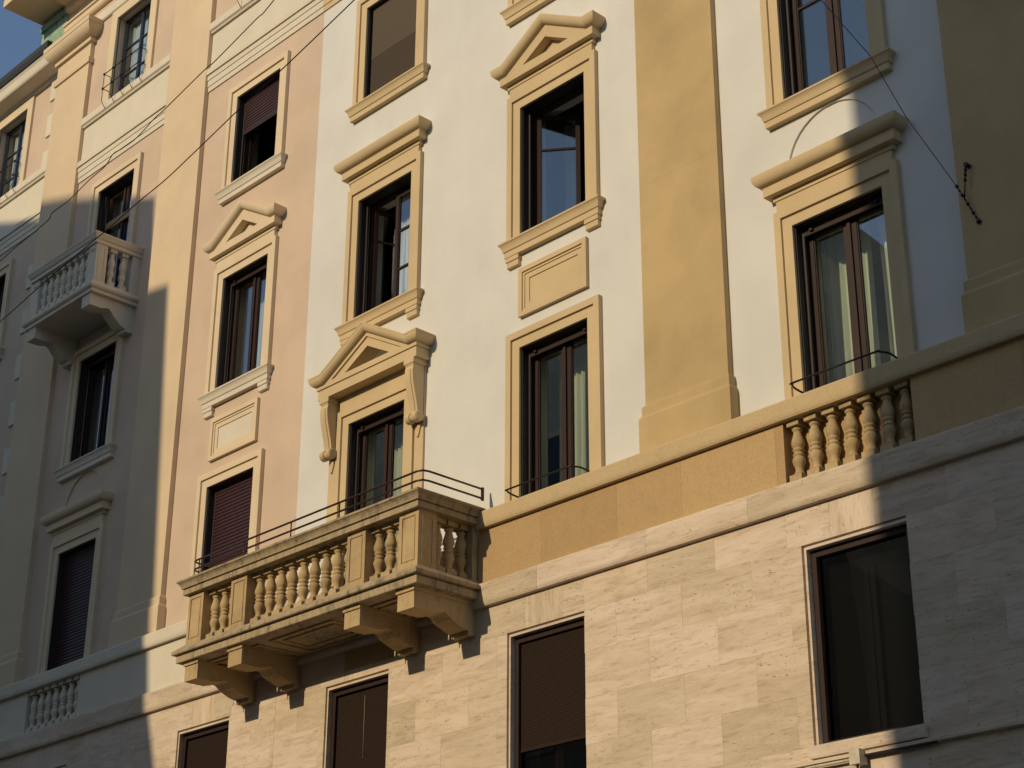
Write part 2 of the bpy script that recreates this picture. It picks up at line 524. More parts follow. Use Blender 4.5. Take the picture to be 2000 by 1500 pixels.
def casing(win, cx, z0, z1, hw=HW, y=0.0, bar=True, mat=None, depth=.2, barz=0.0):
    """dark reveal linings, dark strip for the shaded head slot, shutter guides, shutter bar and the fixed frame"""
    mat = mat or M_guide
    for s in (-1, 1):
        MB().box(cx + s * hw, cx + s * (hw - .012), y + .012, y + .115, z0, z1).box(cx + s * (hw - .0), cx + s * (hw - .045), y + .1, y + .13, z0, z1).build('shutter_guide', mat, win)
    MB().box(cx - hw + .013, cx + hw - .013, y + .012, y + .17, z1 - .012, z1 - .002).build('head_shade_strip', mat, win)  # dark strip stands in for the shade of the open shutter slot
    if bar:
        MB().box(cx - hw + .046, cx + hw - .046, y + .098, y + .122, z1 - .102 - barz, z1 - .036 - barz).box(cx - hw + .13, cx - hw + .17, y + .07, y + .0975, z1 - .075 - barz, z1 - .05 - barz).box(cx + hw - .17, cx + hw - .13, y + .07, y + .0975, z1 - .075 - barz, z1 - .05 - barz).build('shutter_bar', M_brown, win)
    f = MB()
    f.box(cx - hw, cx - hw + .05, y + .17, y + .25, z0, z1)
    f.box(cx + hw - .05, cx + hw, y + .17, y + .25, z0, z1)
    f.box(cx - hw + .05, cx + hw - .05, y + .171, y + .249, z1 - .05, z1)
    f.box(cx - hw + .05, cx + hw - .05, y + .171, y + .249, z0, z0 + .05)
    f.build('frame', M_brown, win)

def casements(win, cx, z0, z1, hw=HW, y=0.0, mat=None, mun=0, muntop=0.05):
    mat = mat or M_brown
    pane_sash(win, cx - hw + .05, cx + .002, z0 + .05, z1 - muntop, y + .2, mat, .05, mun, st2=.078)
    pane_sash(win, cx + .004, cx + hw - .05, z0 + .05, z1 - muntop, y + .2, mat, .078, mun, st2=.05)
    MB().box(cx - .022, cx + .022, y + .15, y + .174, z0 + .05, z1 - muntop).build('meeting_strip', mat, win)

SLAT = {}
def slats(win, cx, z0, z1, hw=HW, y=0.0, pitch=0.052, mat=None, hide=.115):
    w = 2 * hw - .06
    key = (round(w, 3), pitch)
    if key not in SLAT:
        prof = [(.0, 0.0), (.006, .004), (.013, .015), (.014, .028), (.010, .042), (.002, .0495), (-.004, .0495), (-.004, 0.0)]
        mb = MB().prism([(-p, z) for p, z in prof], 'x', -w / 2, w / 2)
        me = mb.mesh('slat'); me.materials.append(mat or M_shut)
        SLAT[key] = me
    n = int((z1 - z0) / pitch)
    for k in range(n + 1):
        inst(SLAT[key], 'slat', (cx, y + hide, z0 + k * pitch), win)

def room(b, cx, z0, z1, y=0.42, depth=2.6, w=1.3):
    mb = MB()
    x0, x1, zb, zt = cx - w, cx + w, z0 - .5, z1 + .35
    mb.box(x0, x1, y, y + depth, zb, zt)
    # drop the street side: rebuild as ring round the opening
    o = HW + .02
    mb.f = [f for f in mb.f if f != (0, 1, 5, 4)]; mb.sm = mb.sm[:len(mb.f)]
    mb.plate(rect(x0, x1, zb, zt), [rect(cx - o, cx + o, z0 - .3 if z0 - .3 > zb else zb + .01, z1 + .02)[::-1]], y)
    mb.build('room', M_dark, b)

def curtain(cx0, cx1, z0, z1, y, label, mat=None, folds=5, amp=0.035, top_wave=0.03):
    mb = MB(); n = folds * 8; rows = 6
    rg = []
    for r in range(rows + 1):
        t = r / rows
        row = []
        for k in range(n + 1):
            u = k / n
            ph = u * folds * 2 * math.pi
            x = cx0 + (cx1 - cx0) * u + .012 * math.sin(ph * 2 + 1) * (1 - t)
            yy = y + amp * math.sin(ph) * (0.55 + .45 * (1 - t)) + .012 * math.sin(ph * .37 + 3 * t)
            z = z0 + (z1 - z0) * t + (top_wave * math.cos(ph) if r == rows else 0)
            row.append((x, yy, z))
        rg.append(row)
    mb.rings(rg, False, True)
    # second skin gives the cloth its thickness
    mb.rings([[(x, yy + .006, z) for x, yy, z in row] for row in rg], False, True)
    o = mb.build('curtain', mat or M_curt, None, False)
    return tag(o, label, 'curtain')

def smooth(pts, n=6):
    out = []
    P = [Vector(p) for p in pts]
    for i in range(len(P) - 1):
        p0, p1, p2, p3 = P[max(i - 1, 0)], P[i], P[i + 1], P[min(i + 2, len(P) - 1)]
        for k in range(n):
            t = k / n
            out.append(0.5 * ((2 * p1) + (-p0 + p2) * t + (2 * p0 - 5 * p1 + 4 * p2 - p3) * t * t + (-p0 + 3 * p1 - 3 * p2 + p3) * t ** 3))
    out.append(P[-1])
    return [tuple(p) for p in out]

def guard_bar(win, cx, z, hw, y=0.0, e=.28):
    pts = [(cx - hw + .01, y + .05, z - .02), (cx - hw + .0, y - e * .55, z), (cx - hw + .05, y - e * .93, z), (cx - hw + .12, y - e, z), (cx + hw - .12, y - e, z), (cx + hw - .05, y - e * .93, z), (cx + hw, y - e * .55, z), (cx + hw - .01, y + .05, z - .02)]
    MB().tube(smooth(pts, 4), .011, 8).build('guard_bar', M_iron, win)

# ------------------------------------------------------------------ three houses of the street front
BW = thing('apartment_building', 'white plastered apartment house with ochre pilasters and travertine base', 'building')
BP = thing('apartment_building', 'pink and peach apartment house with cream trim adjoining the white one', 'building')
BF = thing('apartment_building', 'lower set-back house with dark gutter at the far left end', 'building')

def hole(c, fl, hw=HW):
    return rect(CX[c] - hw, CX[c] + hw, fl[0], fl[1])[::-1]
def lunette(cx, zc, r=0.58, zmin=None):
    return [(cx + r * math.cos(a), zc + r * math.sin(a)) for a in [math.pi * k / 20 for k in range(21)]][::-1]

# wall sheets (front plane y = 0), openings cut through
lun0 = lunette(CX[0], 11.30); lun4 = lunette(CX[4], 11.30)
wh = [hole(0, F1), hole(0, F2), hole(0, F3), hole(1, F1), hole(1, F2), hole(1, F3), hole(2, (8.0, F1[1])), hole(2, F2), hole(2, F3), [(CX[2] - .44, 11.285), (CX[2] + .44, 11.285), (CX[2], 11.525)][::-1], lun0]
bks = [0.42] + [0.42] * 10 + [0.024]
wall = MB().plate(rect(SEAM, RIGHT, 7.6, TOP), wh, 0.0, bks)
wall.add([(u, .024, w) for u, w in lun0], [tuple(range(len(lun0)))])
wall.build('wall', M_white, BW)
ph = [hole(3, (8.0, F1[1])), hole(3, F2), hole(3, F3), hole(3, F4), hole(4, F1), hole(4, F2), hole(4, (14.62, F3[1])), hole(4, F4), lun4]
bks = [0.42] + [0.42] * 8 + [0.024]
wall = MB().plate(rect(-26.25, SEAM - .001, 7.6, TOP), ph, 0.0, bks)
wall.add([(u, .024, w) for u, w in lun4], [tuple(range(len(lun4)))])
wall.build('wall', M_pink, BP)
YF = 0.33
fh = [rect(CX[5] - HW, CX[5] + HW, a, b)[::-1] for a, b in (F1, F2, F3, F4)]
MB().plate(rect(-46, -26.0, 0, 21.3), fh, YF, [YF + .4] + [YF + .42] * 4).build('wall', M_pink, BF)
# roof masses behind the fronts
MB().box(SEAM, RIGHT, 3.2, 11, 0, TOP).build('rear_block', M_white, BW)
MB().box(-26.25, SEAM - .002, 3.2, 11, 0, TOP).build('rear_block', M_pink, BP)
MB().box(-46, -26.3, 3.6, 11, 0, 21.0).build('rear_block', M_pink, BF)
MB().box(RIGHT, RIGHT + .3, 0.0, 11, 0, TOP).build('side_wall', M_white, BW)

# pilasters
def pilaster(b, cx, mat, e=.08, hw=.575, z0=8.6, top=20.7, capital=True, joint=11.95):
    mb = MB()
    mb.box(cx - hw, cx + hw, -e, .01, z0, joint - .0006)
    mb.box(cx - hw, cx + hw, -e, .01, joint + .0006, top)
    mb.box(cx - hw, cx + hw, -e + .004, .0, joint - .001, joint + .001)
    mb.cornice(cx - hw, cx + hw, [(e + .001, 9.27), (e + .028, 9.245), (e + .03, 9.23), (e + .03, 9.14), (e + .05, 9.11), (e + .055, 9.10), (e + .055, z0 + .01)][::-1], 0.0)
    # x ends of the base follow the flare only by the extra projection
    mb.v = [(x if not (abs(x - cx) > hw + .06) else cx + math.copysign(hw + (abs(x - cx) - hw - e), x - cx), y, z) for x, y, z in mb.v]
    o = mb.build('pilaster', mat, b)
    if capital:
        cm = MB()
        cm.cornice(cx - hw, cx + hw, [(e, 20.16), (e + .03, 20.165), (e + .035, 20.2), (e + .035, 20.27), (e, 20.275)])
        p = [(e + .002, 20.60), (e + .05, 20.605), (e + .05, 20.68), (e + .03, 20.69)]
        for k in range(9):
            a = k / 8 * math.pi / 2
            p.append((e + .03 + .185 * math.sin(a), 20.69 + .20 * (1 - math.cos(a))))
        p += [(e + .225, 20.895), (e + .225, 20.99), (.0, 20.995)]
        cm.cornice(cx - hw, cx + hw, p)
        xs = cx
        cm.v = [(xs + math.copysign(max(hw, abs(x - xs) - e), x - xs), y, z) for x, y, z in cm.v]
        cm.build('capital', mat, o)
    return o
pilaster(BW, -11.285, M_pil)
pilaster(BW, -7.265, M_pil)
pilaster(BW, -3.2, M_pil)
pilaster(BP, -21.72, M_peach)
pilaster(BP, -25.675, M_peach)
# faint day joints across the pilaster render
# string course, frieze and ledge above floor 3, between pilasters
def string_course(b, x0, x1, mats):
    prof = [(.02, 17.66), (.022, 17.75), (.034, 17.752), (.034, 17.86), (.046, 17.865), (.05, 17.955), (.075, 17.957), (.075, 18.06), (.03, 18.075)]
    MB().rail(x0, x1, prof).build('string_course', mats, b)
def upper_zone(b, x0, x1, mt):
    MB().box(x0, x1, -.012, .01, 18.076, 18.79).build('frieze_panel', mt, b)
    MB().rail(x0, x1, [(.05, 18.775), (.055, 18.80), (.085, 18.825), (.085, 18.955), (.02, 18.97)]).build('ledge', mt, b)
string_course(BW, SEAM, -11.285 - .576, M_ochre); string_course(BW, -10.709, -7.841, M_ochre)
string_course(BP, -21.144, SEAM - .001, M_pale); string_course(BP, -25.099, -22.296, M_pale)
upper_zone(BP, -21.144, SEAM - .001, M_pale); upper_zone(BP, -25.099, -22.296, M_pale)
upper_zone(BW, SEAM, -11.861, M_ochre); upper_zone(BW, -10.709, -7.841, M_ochre)
# entablature and eaves
for b, x0, x1, mt in ((BP, -25.09, SEAM - .001, M_pale), (BW, SEAM, RIGHT, M_ochre)):
    MB().rail(x0, x1, [(.03, 20.96), (.05, 20.98), (.055, 21.15), (.02, 21.17)]).build('architrave', mt, b)
for b, x0, x1, mt in ((BP, -26.2, SEAM - .001, M_cream), (BW, SEAM, RIGHT, M_ochre)):
    MB().rail(x0, x1, [(.06, 21.33), (.085, 21.36), (.09, 21.45), (.12, 21.46), (.125, 21.50), (.02, 21.52)]).build('entablature', mt, b)
    MB().rail(x0 + .003, x1, [(.0, 21.80), (.10, 21.82), (.13, 21.93), (.33, 21.95), (.36, 22.049)]).build('bed_moulding', mt, b)
for b, x0, x1, mt in ((BP, -27.2, SEAM - .001, M_cream), (BW, SEAM, RIGHT + .4, M_ochre)):
    MB().rail(x0, x1, [(.88, 22.05), (.885, 22.2), (.92, 22.22), (.96, 22.34), (.3, 22.45)], 0.0).build('eave', mt, b)
    MB().add([(x0, -.9, 22.452), (x1, -.9, 22.452), (x1, 5.5, 24.6), (x0, 5.5, 24.6), (x0, 11.2, 22.452), (x1, 11.2, 22.452)], [(0, 1, 2, 3), (3, 2, 5, 4), (0, 3, 4), (1, 5, 2)]).build('roof', M_tile, b)
MB().box(-27.2, -26.26, -.02, 4.0, 21.30, 22.045).build('copper_cheek', M_copper, BP)
MB().rail(-27.2, -26.26, [(.05, 21.86), (.06, 21.98), (.0, 22.0)], -.021).build('copper_flashing', M_copper, BP)

# ------------------------------------------------------------------ dado band with cap, string and niches
XE = [-22.9]
def band(b, x0, x1, mcap, mdado, niche, joints, mbal):
    yb, yc, ys = -.16, -.23, -.22
    MB().rail(x0, x1, [(.16, 8.475), (.215, 8.478), (.225, 8.50), (.23, 8.53), (.23, 8.66), (.222, 8.675), (.0, 8.695)]).build('band_cap', mcap, b)
    xs = [x0] + joints + [x1]
    for k in range(len(xs) - 1):
        a, c = xs[k] + .0008, xs[k + 1] - .0008
        segs = [(a, c)]
        if niche and a < niche[1] and c > niche[0]:
            segs = [(a, niche[0])] if a < niche[0] - .01 else []
            if c > niche[1] + .01: segs.append((niche[1], c))
        for u, w in segs:
            MB().box(u, w, yb, .0, 7.822, 8.4745).build('dado_block', mdado, b)
    if niche:
        n0, n1 = niche
        nb = MB().box(n0, n1, -.012, .0, 7.822, 8.474).build('balustrade_niche', mdado, b)
        h = 8.4735 - 7.8225
        me = baluster_mesh(h, .145, 1.02); me.materials.append(mbal)
        st = (n1 - n0) / 7.05
        for k in range(7):
            inst(me, 'baluster', (n0 + st * (k + .53), -.082, 7.8225), nb)
n0 = (CX[0] - .755 + .02, CX[0] + .735 + .02)
band(BW, -14.40, RIGHT, M_cap, M_band, n0, [-13.38, -12.24, -11.33, -10.1, -7.35, -6.2, -5.0], M_balc)
n4 = (CX[4] - .755, CX[4] + .735)
band(BP, -26.3, -18.90, M_pale, M_pale, n4, [], M_pale)
MB().box(-18.9, -14.4, -.15, 0, 7.3, 8.4).build('dado_block', M_band, BW)
band(BF, -46, -26.301, M_pale, M_pale, None, [], M_pale)

# travertine string pieces and slabs
def trav_string(b, x0, x1):
    x = x0
    while x < x1 - .05:
        w = random.choice((1.35, 1.6, 1.8, 2.1)); e = min(x + w, x1)
        if x1 - e < .4: e = x1
        MB().rail(x + .001, e - .001, [(.15, 7.545), (.205, 7.552), (.215, 7.575), (.22, 7.60), (.22, 7.80), (.215, 7.821), (.0, 7.8215)]).build('string_stone', M_trav, b)
        x = e
trav_string(BF, -34, -26.302); trav_string(BP, -26.3, SEAM - .001); trav_string(BW, SEAM, RIGHT)

TZ = (5.28, 7.18)                       # travertine window heights
THW = 0.565
rows = [7.545, 7.18, 6.72, 6.24, 5.76, 5.28, 4.80, 4.32]
opens = [(CX[c] - THW - .05, CX[c] + THW) for c in (4, 3, 2, 1, 0)]
def slab(b, u, w, z0, z1, dy=0.0, mat=None):
    if w - u < .03: return
    g = .0007
    t = random.uniform(-.0008, .0008)
    vs_y = -TR + t + dy
    me = MB().box(u + g, w - g, vs_y, -.02, z0 + g, z1 - g)
    me.build('slab', mat or M_trav, b)
for r in range(len(rows) - 1):
    zt, zb = rows[r], rows[r + 1]
    for b, xa, xb in ((BP, -26.3, SEAM - .001), (BW, SEAM, RIGHT)):
        off = 0.45 * (r % 2)
        x = -26.3 - .9 + off if b is BP else SEAM - .9 + off
        cuts = []
        while x < xb:
            w = .9
            cuts.append((max(x, xa), min(x + w, xb)))
            x += w
        for u, w in cuts:
            if w <= u: continue
            if w > -4 : continue
            parts = [(u, w)]
            if zb < TZ[1] - .01 and zt > TZ[0] + .01:
                for o0, o1 in opens:
                    np_ = []
                    for a, c in parts:
                        if c <= o0 or a >= o1: np_.append((a, c)); continue
                        if a < o0: np_.append((a, o0))
                        if c > o1: np_.append((o1, c))
                    parts = np_
            if r == 0:
                for cc in (0, 1, 2, 3, 4):
                    k0, k1 = CX[cc] - .27, CX[cc] + .24
                    np_ = []
                    for a, c in parts:
                        if c <= k0 or a >= k1: np_.append((a, c)); continue
                        if a < k0: np_.append((a, k0))
                        if c > k1: np_.append((k1, c))
                        if a <= k0 < c: slab(b, k0, k1, zb, zt, 0.0, M_travV)
                    parts = np_
            for a, c in parts:
                slab(b, a, c, zb, zt, 0.0 if zt > 5.2 else -.03)
# plain base below, and wall core behind the slabs
for b, xa, xb in ((BP, -26.3, SEAM - .001), (BW, SEAM, RIGHT)):
    MB().box(xa, xb, -TR - .04, 0.3, 0, 4.318).build('base_wall', M_trav, b)
    hs = [rect(CX[c] - THW, CX[c] + THW, TZ[0], TZ[1])[::-1] for c in (0, 1, 2, 3, 4) if xa < CX[c] < xb]
    MB().plate(rect(xa, xb, 4.32, 7.6), hs, -.03, .3).build('backing_wall', M_trav, b)
MB().box(-46, -26.302, .1, .5, 0, 7.6).build('base_wall', M_trav, BF)
MB().rail(-10.2, RIGHT, [(TR + .03, 5.10), (TR + .055, 5.11), (TR + .055, 5.14), (TR, 5.16)]).build('ledge', M_trav, BW)

# travertine windows
def trav_window(b, c, kind):
    cx = CX[c]; z0, z1 = TZ; y = -TR
    fr = MB()
    fr.box(cx - THW - .05, cx - THW - .022, y + .035, .2, z0, z1 - .0)         # groove behind the slab edge
    fr.box(cx - THW - .022, cx - THW, y + .006, .2, z0, z1 - .05)
    fr.box(cx - THW - .022, cx + THW, y + .006, .2, z1 - .05, z1 - .022)
    fr.box(cx - THW - .022, cx + THW, y + .035, .2, z1 - .022, z1)
    w = fr.build('window', M_trav, b)
    f = MB()
    f.box(cx - THW, cx - THW + .06, y + .07, y + .13, z0, z1 - .05)
    f.box(cx + THW - .06, cx + THW, y + .07, y + .13, z0, z1 - .05)
    f.box(cx - THW + .06, cx + THW - .06, y + .071, y + .129, z1 - .12, z1 - .05)
    f.box(cx - THW + .06, cx + THW - .06, y + .071, y + .129, z0, z0 + .04)
    f.build('frame', M_brown, w)
    MB().box(cx - THW + .058, cx + THW - .058, y + .118, y + .123, z0 + .038, z1 - .118).build('pane', M_glass2, w)
    zb = {'full': z0 + .075, 'part': z0 + .62, 'screen': z0 + .04}[kind]
    if kind != 'screen':
        nb = int((z1 - .125 - zb) / .0125); bl = MB()
        bl.rings([[(cx - THW + .061, y + .106 + (.004 if k % 2 else -.003), zb + k * .0125), (cx + THW - .061, y + .106 + (.004 if k % 2 else -.003), zb + k * .0125)] for k in range(nb + 1)], False)
        bl.box(cx - THW + .061, cx + THW - .061, y + .101, y + .112, zb - .03, zb - .001)
        bl.build('blind', M_blind, w)
        if kind == 'full' and c == 2:
            MB().tube([(cx + .02, y + .098, z1 - .2), (cx + .02, y + .098, z1 - .95)], .002, 5).build('blind_cord', M_pvc, w)
    else:
        MB().box(cx - THW + .06, cx + THW - .06, y + .24, y + .244, zb, z1 - .10).build('screen', M_blind2, w)
    for s in (-1, 1):
        MB().box(cx + s * .035 - .028, cx + s * .035 + .028, y + .18, y + .21, z0 + .04, z1 - .30).build('stile', M_brown, w)
    return w
for c, b, k in ((4, BP, 'full'), (3, BP, 'full'), (2, BW, 'full'), (1, BW, 'part'), (0, BW, 'screen')):
    w = trav_window(b, c, k)
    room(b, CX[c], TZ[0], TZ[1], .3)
    if c == 0:
        MB().cornice(CX[0] - THW - .02, CX[0] + THW - .02, [(.0, 5.155), (.05, 5.16), (.055, 5.18), (.055, 5.272), (.0, 5.279)], -TR).build('sill', M_trav, w)

# ------------------------------------------------------------------ windows of the white house
# column 0 : hooded window floor 1, casement floor 2
w = surround('window', CX[0], F1[0] - .005, F1[1], M_ochre, BW, frieze=10.986)
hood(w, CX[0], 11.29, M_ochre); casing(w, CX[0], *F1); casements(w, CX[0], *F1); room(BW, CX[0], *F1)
guard_bar(w, CX[0], 8.79, .56)
w = surround('window', CX[0], F2[0] - .02, F2[1], M_ochre, BW)
sill(w, CX[0], 12.105, M_ochre); casing(w, CX[0], *F2); casements(w, CX[0], *F2, mun=1); room(BW, CX[0], *F2)
w = surround('window', CX[0], F3[0] - .02, F3[1], M_ochre, BW)
sill(w, CX[0], 15.515, M_ochre); casing(w, CX[0], *F3); casements(w, CX[0], *F3); room(BW, CX[0], *F3)
# column 1
w = surround('window', CX[1], F1[0] - .005, F1[1], M_ochre, BW)
casing(w, CX[1], *F1); casements(w, CX[1], *F1); room(BW, CX[1], *F1); guard_bar(w, CX[1], 8.79, .56)
def panel(b, cx, mat, field):
    x0, x1, z0, z1 = cx - .565, cx + .565, 11.045, 11.69
    o = MB()
    i1, i2 = .062, .125
    o.plate(rect(x0, x1, z0, z1), [rect(x0 + i1, x1 - i1, z0 + i1, z1 - i1)[::-1]], -.05, 0.0)
    p = o.build('panel', mat, b)
    q = MB().plate(rect(x0 + i1, x1 - i1, z0 + i1, z1 - i1), [rect(x0 + i1 + .03, x1 - i1 - .03, z0 + i1 + .03, z1 - i1 - .03)[::-1]], -.032, [-.03, -.018])
    q.build('inner_frame', mat, p)
    q = MB().plate(rect(x0 + i1 + .03, x1 - i1 - .03, z0 + i1 + .03, z1 - i1 - .03), [rect(x0 + .16, x1 - .16, z0 + .16, z1 - .16)[::-1]], -.0195, [-.01, -.004])
    q.build('inner_frame', mat, p)
    MB().box(x0 + .155, x1 - .155, -.006, .0, z0 + .155, z1 - .155).build('field', field, p)
panel(BW, CX[1], M_ochre, M_ochre)
w = surround('window', CX[1], F2[0] - .02, F2[1], M_ochre, BW, frieze=14.286)
pediment(w, CX[1], 14.59, M_ochre); sill(w, CX[1], 12.105, M_ochre, brackets=True)
casing(w, CX[1], *F2, bar=False); room(BW, CX[1], *F2)
open_sash(w, CX[1] - HW + .05, HW - .02, F2[0] + .05, F2[1] - .06, .22, 38, M_brown)
open_sash(w, CX[1] + HW - .05, -(HW - .05), F2[0] + .05, F2[1] - .06, .22, 82, M_brown)
w = surround('window', CX[1], F3[0] - .02, F3[1], M_ochre, BW)
sill(w, CX[1], 15.515, M_ochre); casing(w, CX[1], *F3); casements(w, CX[1], *F3); room(BW, CX[1], *F3)
# column 2
w = surround('window', CX[2], F2[0] - .02, F2[1], M_ochre, BW, frieze=14.286)
hood(w, CX[2], 14.59, M_ochre); sill(w, CX[2], 12.105, M_ochre, brackets=True)
casing(w, CX[2], *F2, bar=False); room(BW, CX[2], *F2)
open_sash(w, CX[2] - HW + .05, HW - .05, F2[0] + .05, F2[1] - .06, .22, 72, M_brown)
pane_sash(w, CX[2] + .004, CX[2] + HW - .05, F2[0] + .05, F2[1] - .06, .2, M_brown, .062, 2)
w = surround('window', CX[2], F3[0] - .02, F3[1], M_ochre, BW)
sill(w, CX[2], 15.515, M_ochre); casing(w, CX[2], *F3, bar=False); casements(w, CX[2], *F3); room(BW, CX[2], *F3)
MB().box(CX[2] - HW + .045, CX[2] + HW - .045, .05, .055, 16.28, F3[1]).build('sun_screen', M_taupe, w)
MB().box(CX[2] - HW + .045, CX[2] + HW - .045, .052, .057, F3[0] + .02, 16.279).build('sun_screen', cloth('shaded_screen', (0.085, 0.066, 0.048)), w)  # darker lower half: shadow line on the screen put into its colour
# balcony door with bracketed pediment
DZ = (8.0, F1[1])
w = surround('balcony_door', CX[2], DZ[0], DZ[1], M_ochre, BW, frieze=11.05)
casing(w, CX[2], *DZ); casements(w, CX[2], *DZ); room(BW, CX[2], *DZ)
for s in (-1, 1):
    a = CX[2] + s * (HW + .208); q = CX[2] + s * (HW + .43)
    q = CX[2] + s * .935
    MB().box(a + s * .004, q, -.03, .01, 8.0, 11.04).build('backing_strip', M_ochre, w)
    # scrolled console
    bx = CX[2] + s * .852; hw_ = .075
    prof = [(0.0, 11.05), (-.185, 11.05), (-.188, 10.97), (-.178, 10.955), (-.19, 10.90), (-.19, 10.84), (-.182, 10.76), (-.165, 10.68), (-.14, 10.58), (-.115, 10.48), (-.10, 10.40), (-.095, 10.33), (-.05, 10.26), (0.0, 10.26)]
    MB().prism([(y_ - .03, z_) for y_, z_ in prof], 'x', bx - hw_, bx + hw_).build('console', M_ochre, w)
    rb = MB()
    ridge = [(-.20, 10.90), (-.20, 10.84), (-.193, 10.76), (-.176, 10.68), (-.151, 10.58), (-.126, 10.48), (-.111, 10.40), (-.106, 10.34)]
    rb.rings([[(bx - hw_ + .04, y_ - .03, z_), (bx + hw_ - .04, y_ - .03, z_), (bx + hw_ - .04, y_ + .02, z_), (bx - hw_ + .04, y_ + .02, z_)] for y_, z_ in ridge], True, False, True)
    rb.box(bx - hw_ - .02, bx + hw_ + .02, -.228, 0, 10.985, 11.05)
    rb.build('console_rib', M_ochre, w)
    sc = MB(); seg = 14
    sc.rings([[(bx + u, -.115 - r * math.cos(2 * math.pi * k / seg), 10.285 + r * math.sin(2 * math.pi * k / seg)) for k in range(seg)] for u, r in ((-hw_ - .035, .052), (-hw_ - .025, .07), (-.03, .07), (-.02, .05), (.02, .05), (.03, .07), (hw_ + .025, .07), (hw_ + .035, .052))], True, False, True)
    sc.build('scroll', M_ochre, w)
    MB().prism([(bx - .05, 10.21), (bx + .05, 10.21), (bx + .01, 10.07), (bx - .02, 10.05)], 'y', -.05, -.029).build('drop', M_ochre, w)
def big_pediment(win, cx, mat):
    zt, hw, rise, xv = 11.365, .765, .47, .85
    mb = MB(); prof = [(.245, -.125)]
    for k in range(9):
        a = k / 8 * math.pi / 2
        prof.append((.25 + .072 * math.sin(a) ** 1.1, -.123 + .10 * (1 - math.cos(a))))
    prof += [(.327, -.022), (.327, 0), (.0, .03)]
    rg = []
    for p, dz in prof:
        z = zt + dz
        rg.append([(cx - hw - p, 0, z), (cx - hw - p, -p, z), (cx - xv, -p, z), (cx, -p, z + rise), (cx + xv, -p, z), (cx + hw + p, -p, z), (cx + hw + p, 0, z)])
    mb.rings(rg, False).build('pediment', mat, win)
    e0 = .24; zm = zt - .126; ze = zt - .175; zb = 11.052
    fm = MB()
    outer = [(cx - hw - e0, ze), (cx + hw + e0, ze), (cx + hw + e0, zm), (cx + xv, zm), (cx, zm + rise), (cx - xv, zm), (cx - hw - e0, zm)]
    o1 = [(cx - .71, 11.262), (cx + .71, 11.262), (cx, 11.655)]
    fm.plate(outer, [o1[::-1]], -e0, [0, -e0 + .022])
    tri = [(cx - .448, 11.285), (cx + .448, 11.285), (cx, 11.525)]
    fm.plate(o1, [tri[::-1]], -e0 + .022, [-e0 + .022, .004])
    fm.build('gable_face', mat, win)
    MB().add([(u, .46, q) for u, q in tri], [(0, 1, 2)]).build('recess_shade_sheet', M_dark, win)  # dark sheet gives the sunk triangle its deep shade by colour
    q = .018
    MB().cornice(cx - hw, cx + hw, [(.0, zb), (e0 - q, zb + .001), (e0 - q, ze - .001), (.0, ze - .0005)]).build('entablature', mat, win)
big_pediment(w, CX[2], M_ochre)

# ------------------------------------------------------------------ big balcony
BC = -16.655
bal = MB()
bal.cornice(BC - 1.20, BC + 1.20, [(1.05, 7.645), (1.115, 7.648), (1.12, 7.655), (1.12, 7.732), (1.095, 7.734), (1.095, 7.746), (1.16, 7.748), (1.168, 7.757), (1.168, 7.79), (1.15, 7.806), (1.07, 7.872), (.2, 7.873)], 0.0)
bal = bal.build('balcony', M_balrail, BW)
# soffit panels
for k in range(3):
    u0 = BC - 2.05 + k * 1.42; u1 = u0 + 1.22
    MB().plate(rect(0, 1, 0, 1), [], 0).v
    sf = MB()
    for q in (0, .06):
        sf.box(u0 + q * 2, u1 - q * 2, -.92 + q * 2, -.90 + q * 2, 7.622 + q * .1, 7.6445); sf.box(u0 + q * 2, u1 - q * 2, -.30 - q * 2, -.28 - q * 2, 7.622 + q * .1, 7.6445)
        sf.box(u0 + q * 2, u0 + q * 2 + .02, -.899 + q * 2, -.301 - q * 2, 7.622 + q * .1, 7.6445); sf.box(u1 - q * 2 - .02, u1 - q * 2, -.899 + q * 2, -.301 - q * 2, 7.622 + q * .1, 7.6445)
    sf.build('soffit_moulding', M_balc, bal)
rl = MB()
prof = [(1.05, 8.535), (1.11, 8.537), (1.11, 8.603), (1.092, 8.605), (1.092, 8.616), (1.128, 8.618), (1.133, 8.64), (1.146, 8.668), (1.165, 8.69), (1.178, 8.698), (1.18, 8.722), (1.13, 8.735)]
def ringrail(mb, prof, inner):
    """rail running round three sides of the balcony"""
    hb = 2.37 - 1.18
    rg = [[(BC - hb - p, -.16, z), (BC - hb - p, -p, z), (BC + hb + p, -p, z), (BC + hb + p, -.16, z)] for p, z in prof]
    ri = [[(BC - hb - inner, -.16, z), (BC - hb - inner, -inner, z), (BC + hb + inner, -inner, z), (BC + hb + inner, -.16, z)] for z in (prof[-1][1], prof[0][1])]
    allr = rg + ri + [rg[0]]
    mb.rings(allr, False)
ringrail(rl, prof, .80)
rl.build('rail', M_balrail, bal)
PY = -1.05; PW = .33; ZB, ZT = 7.873, 8.5345
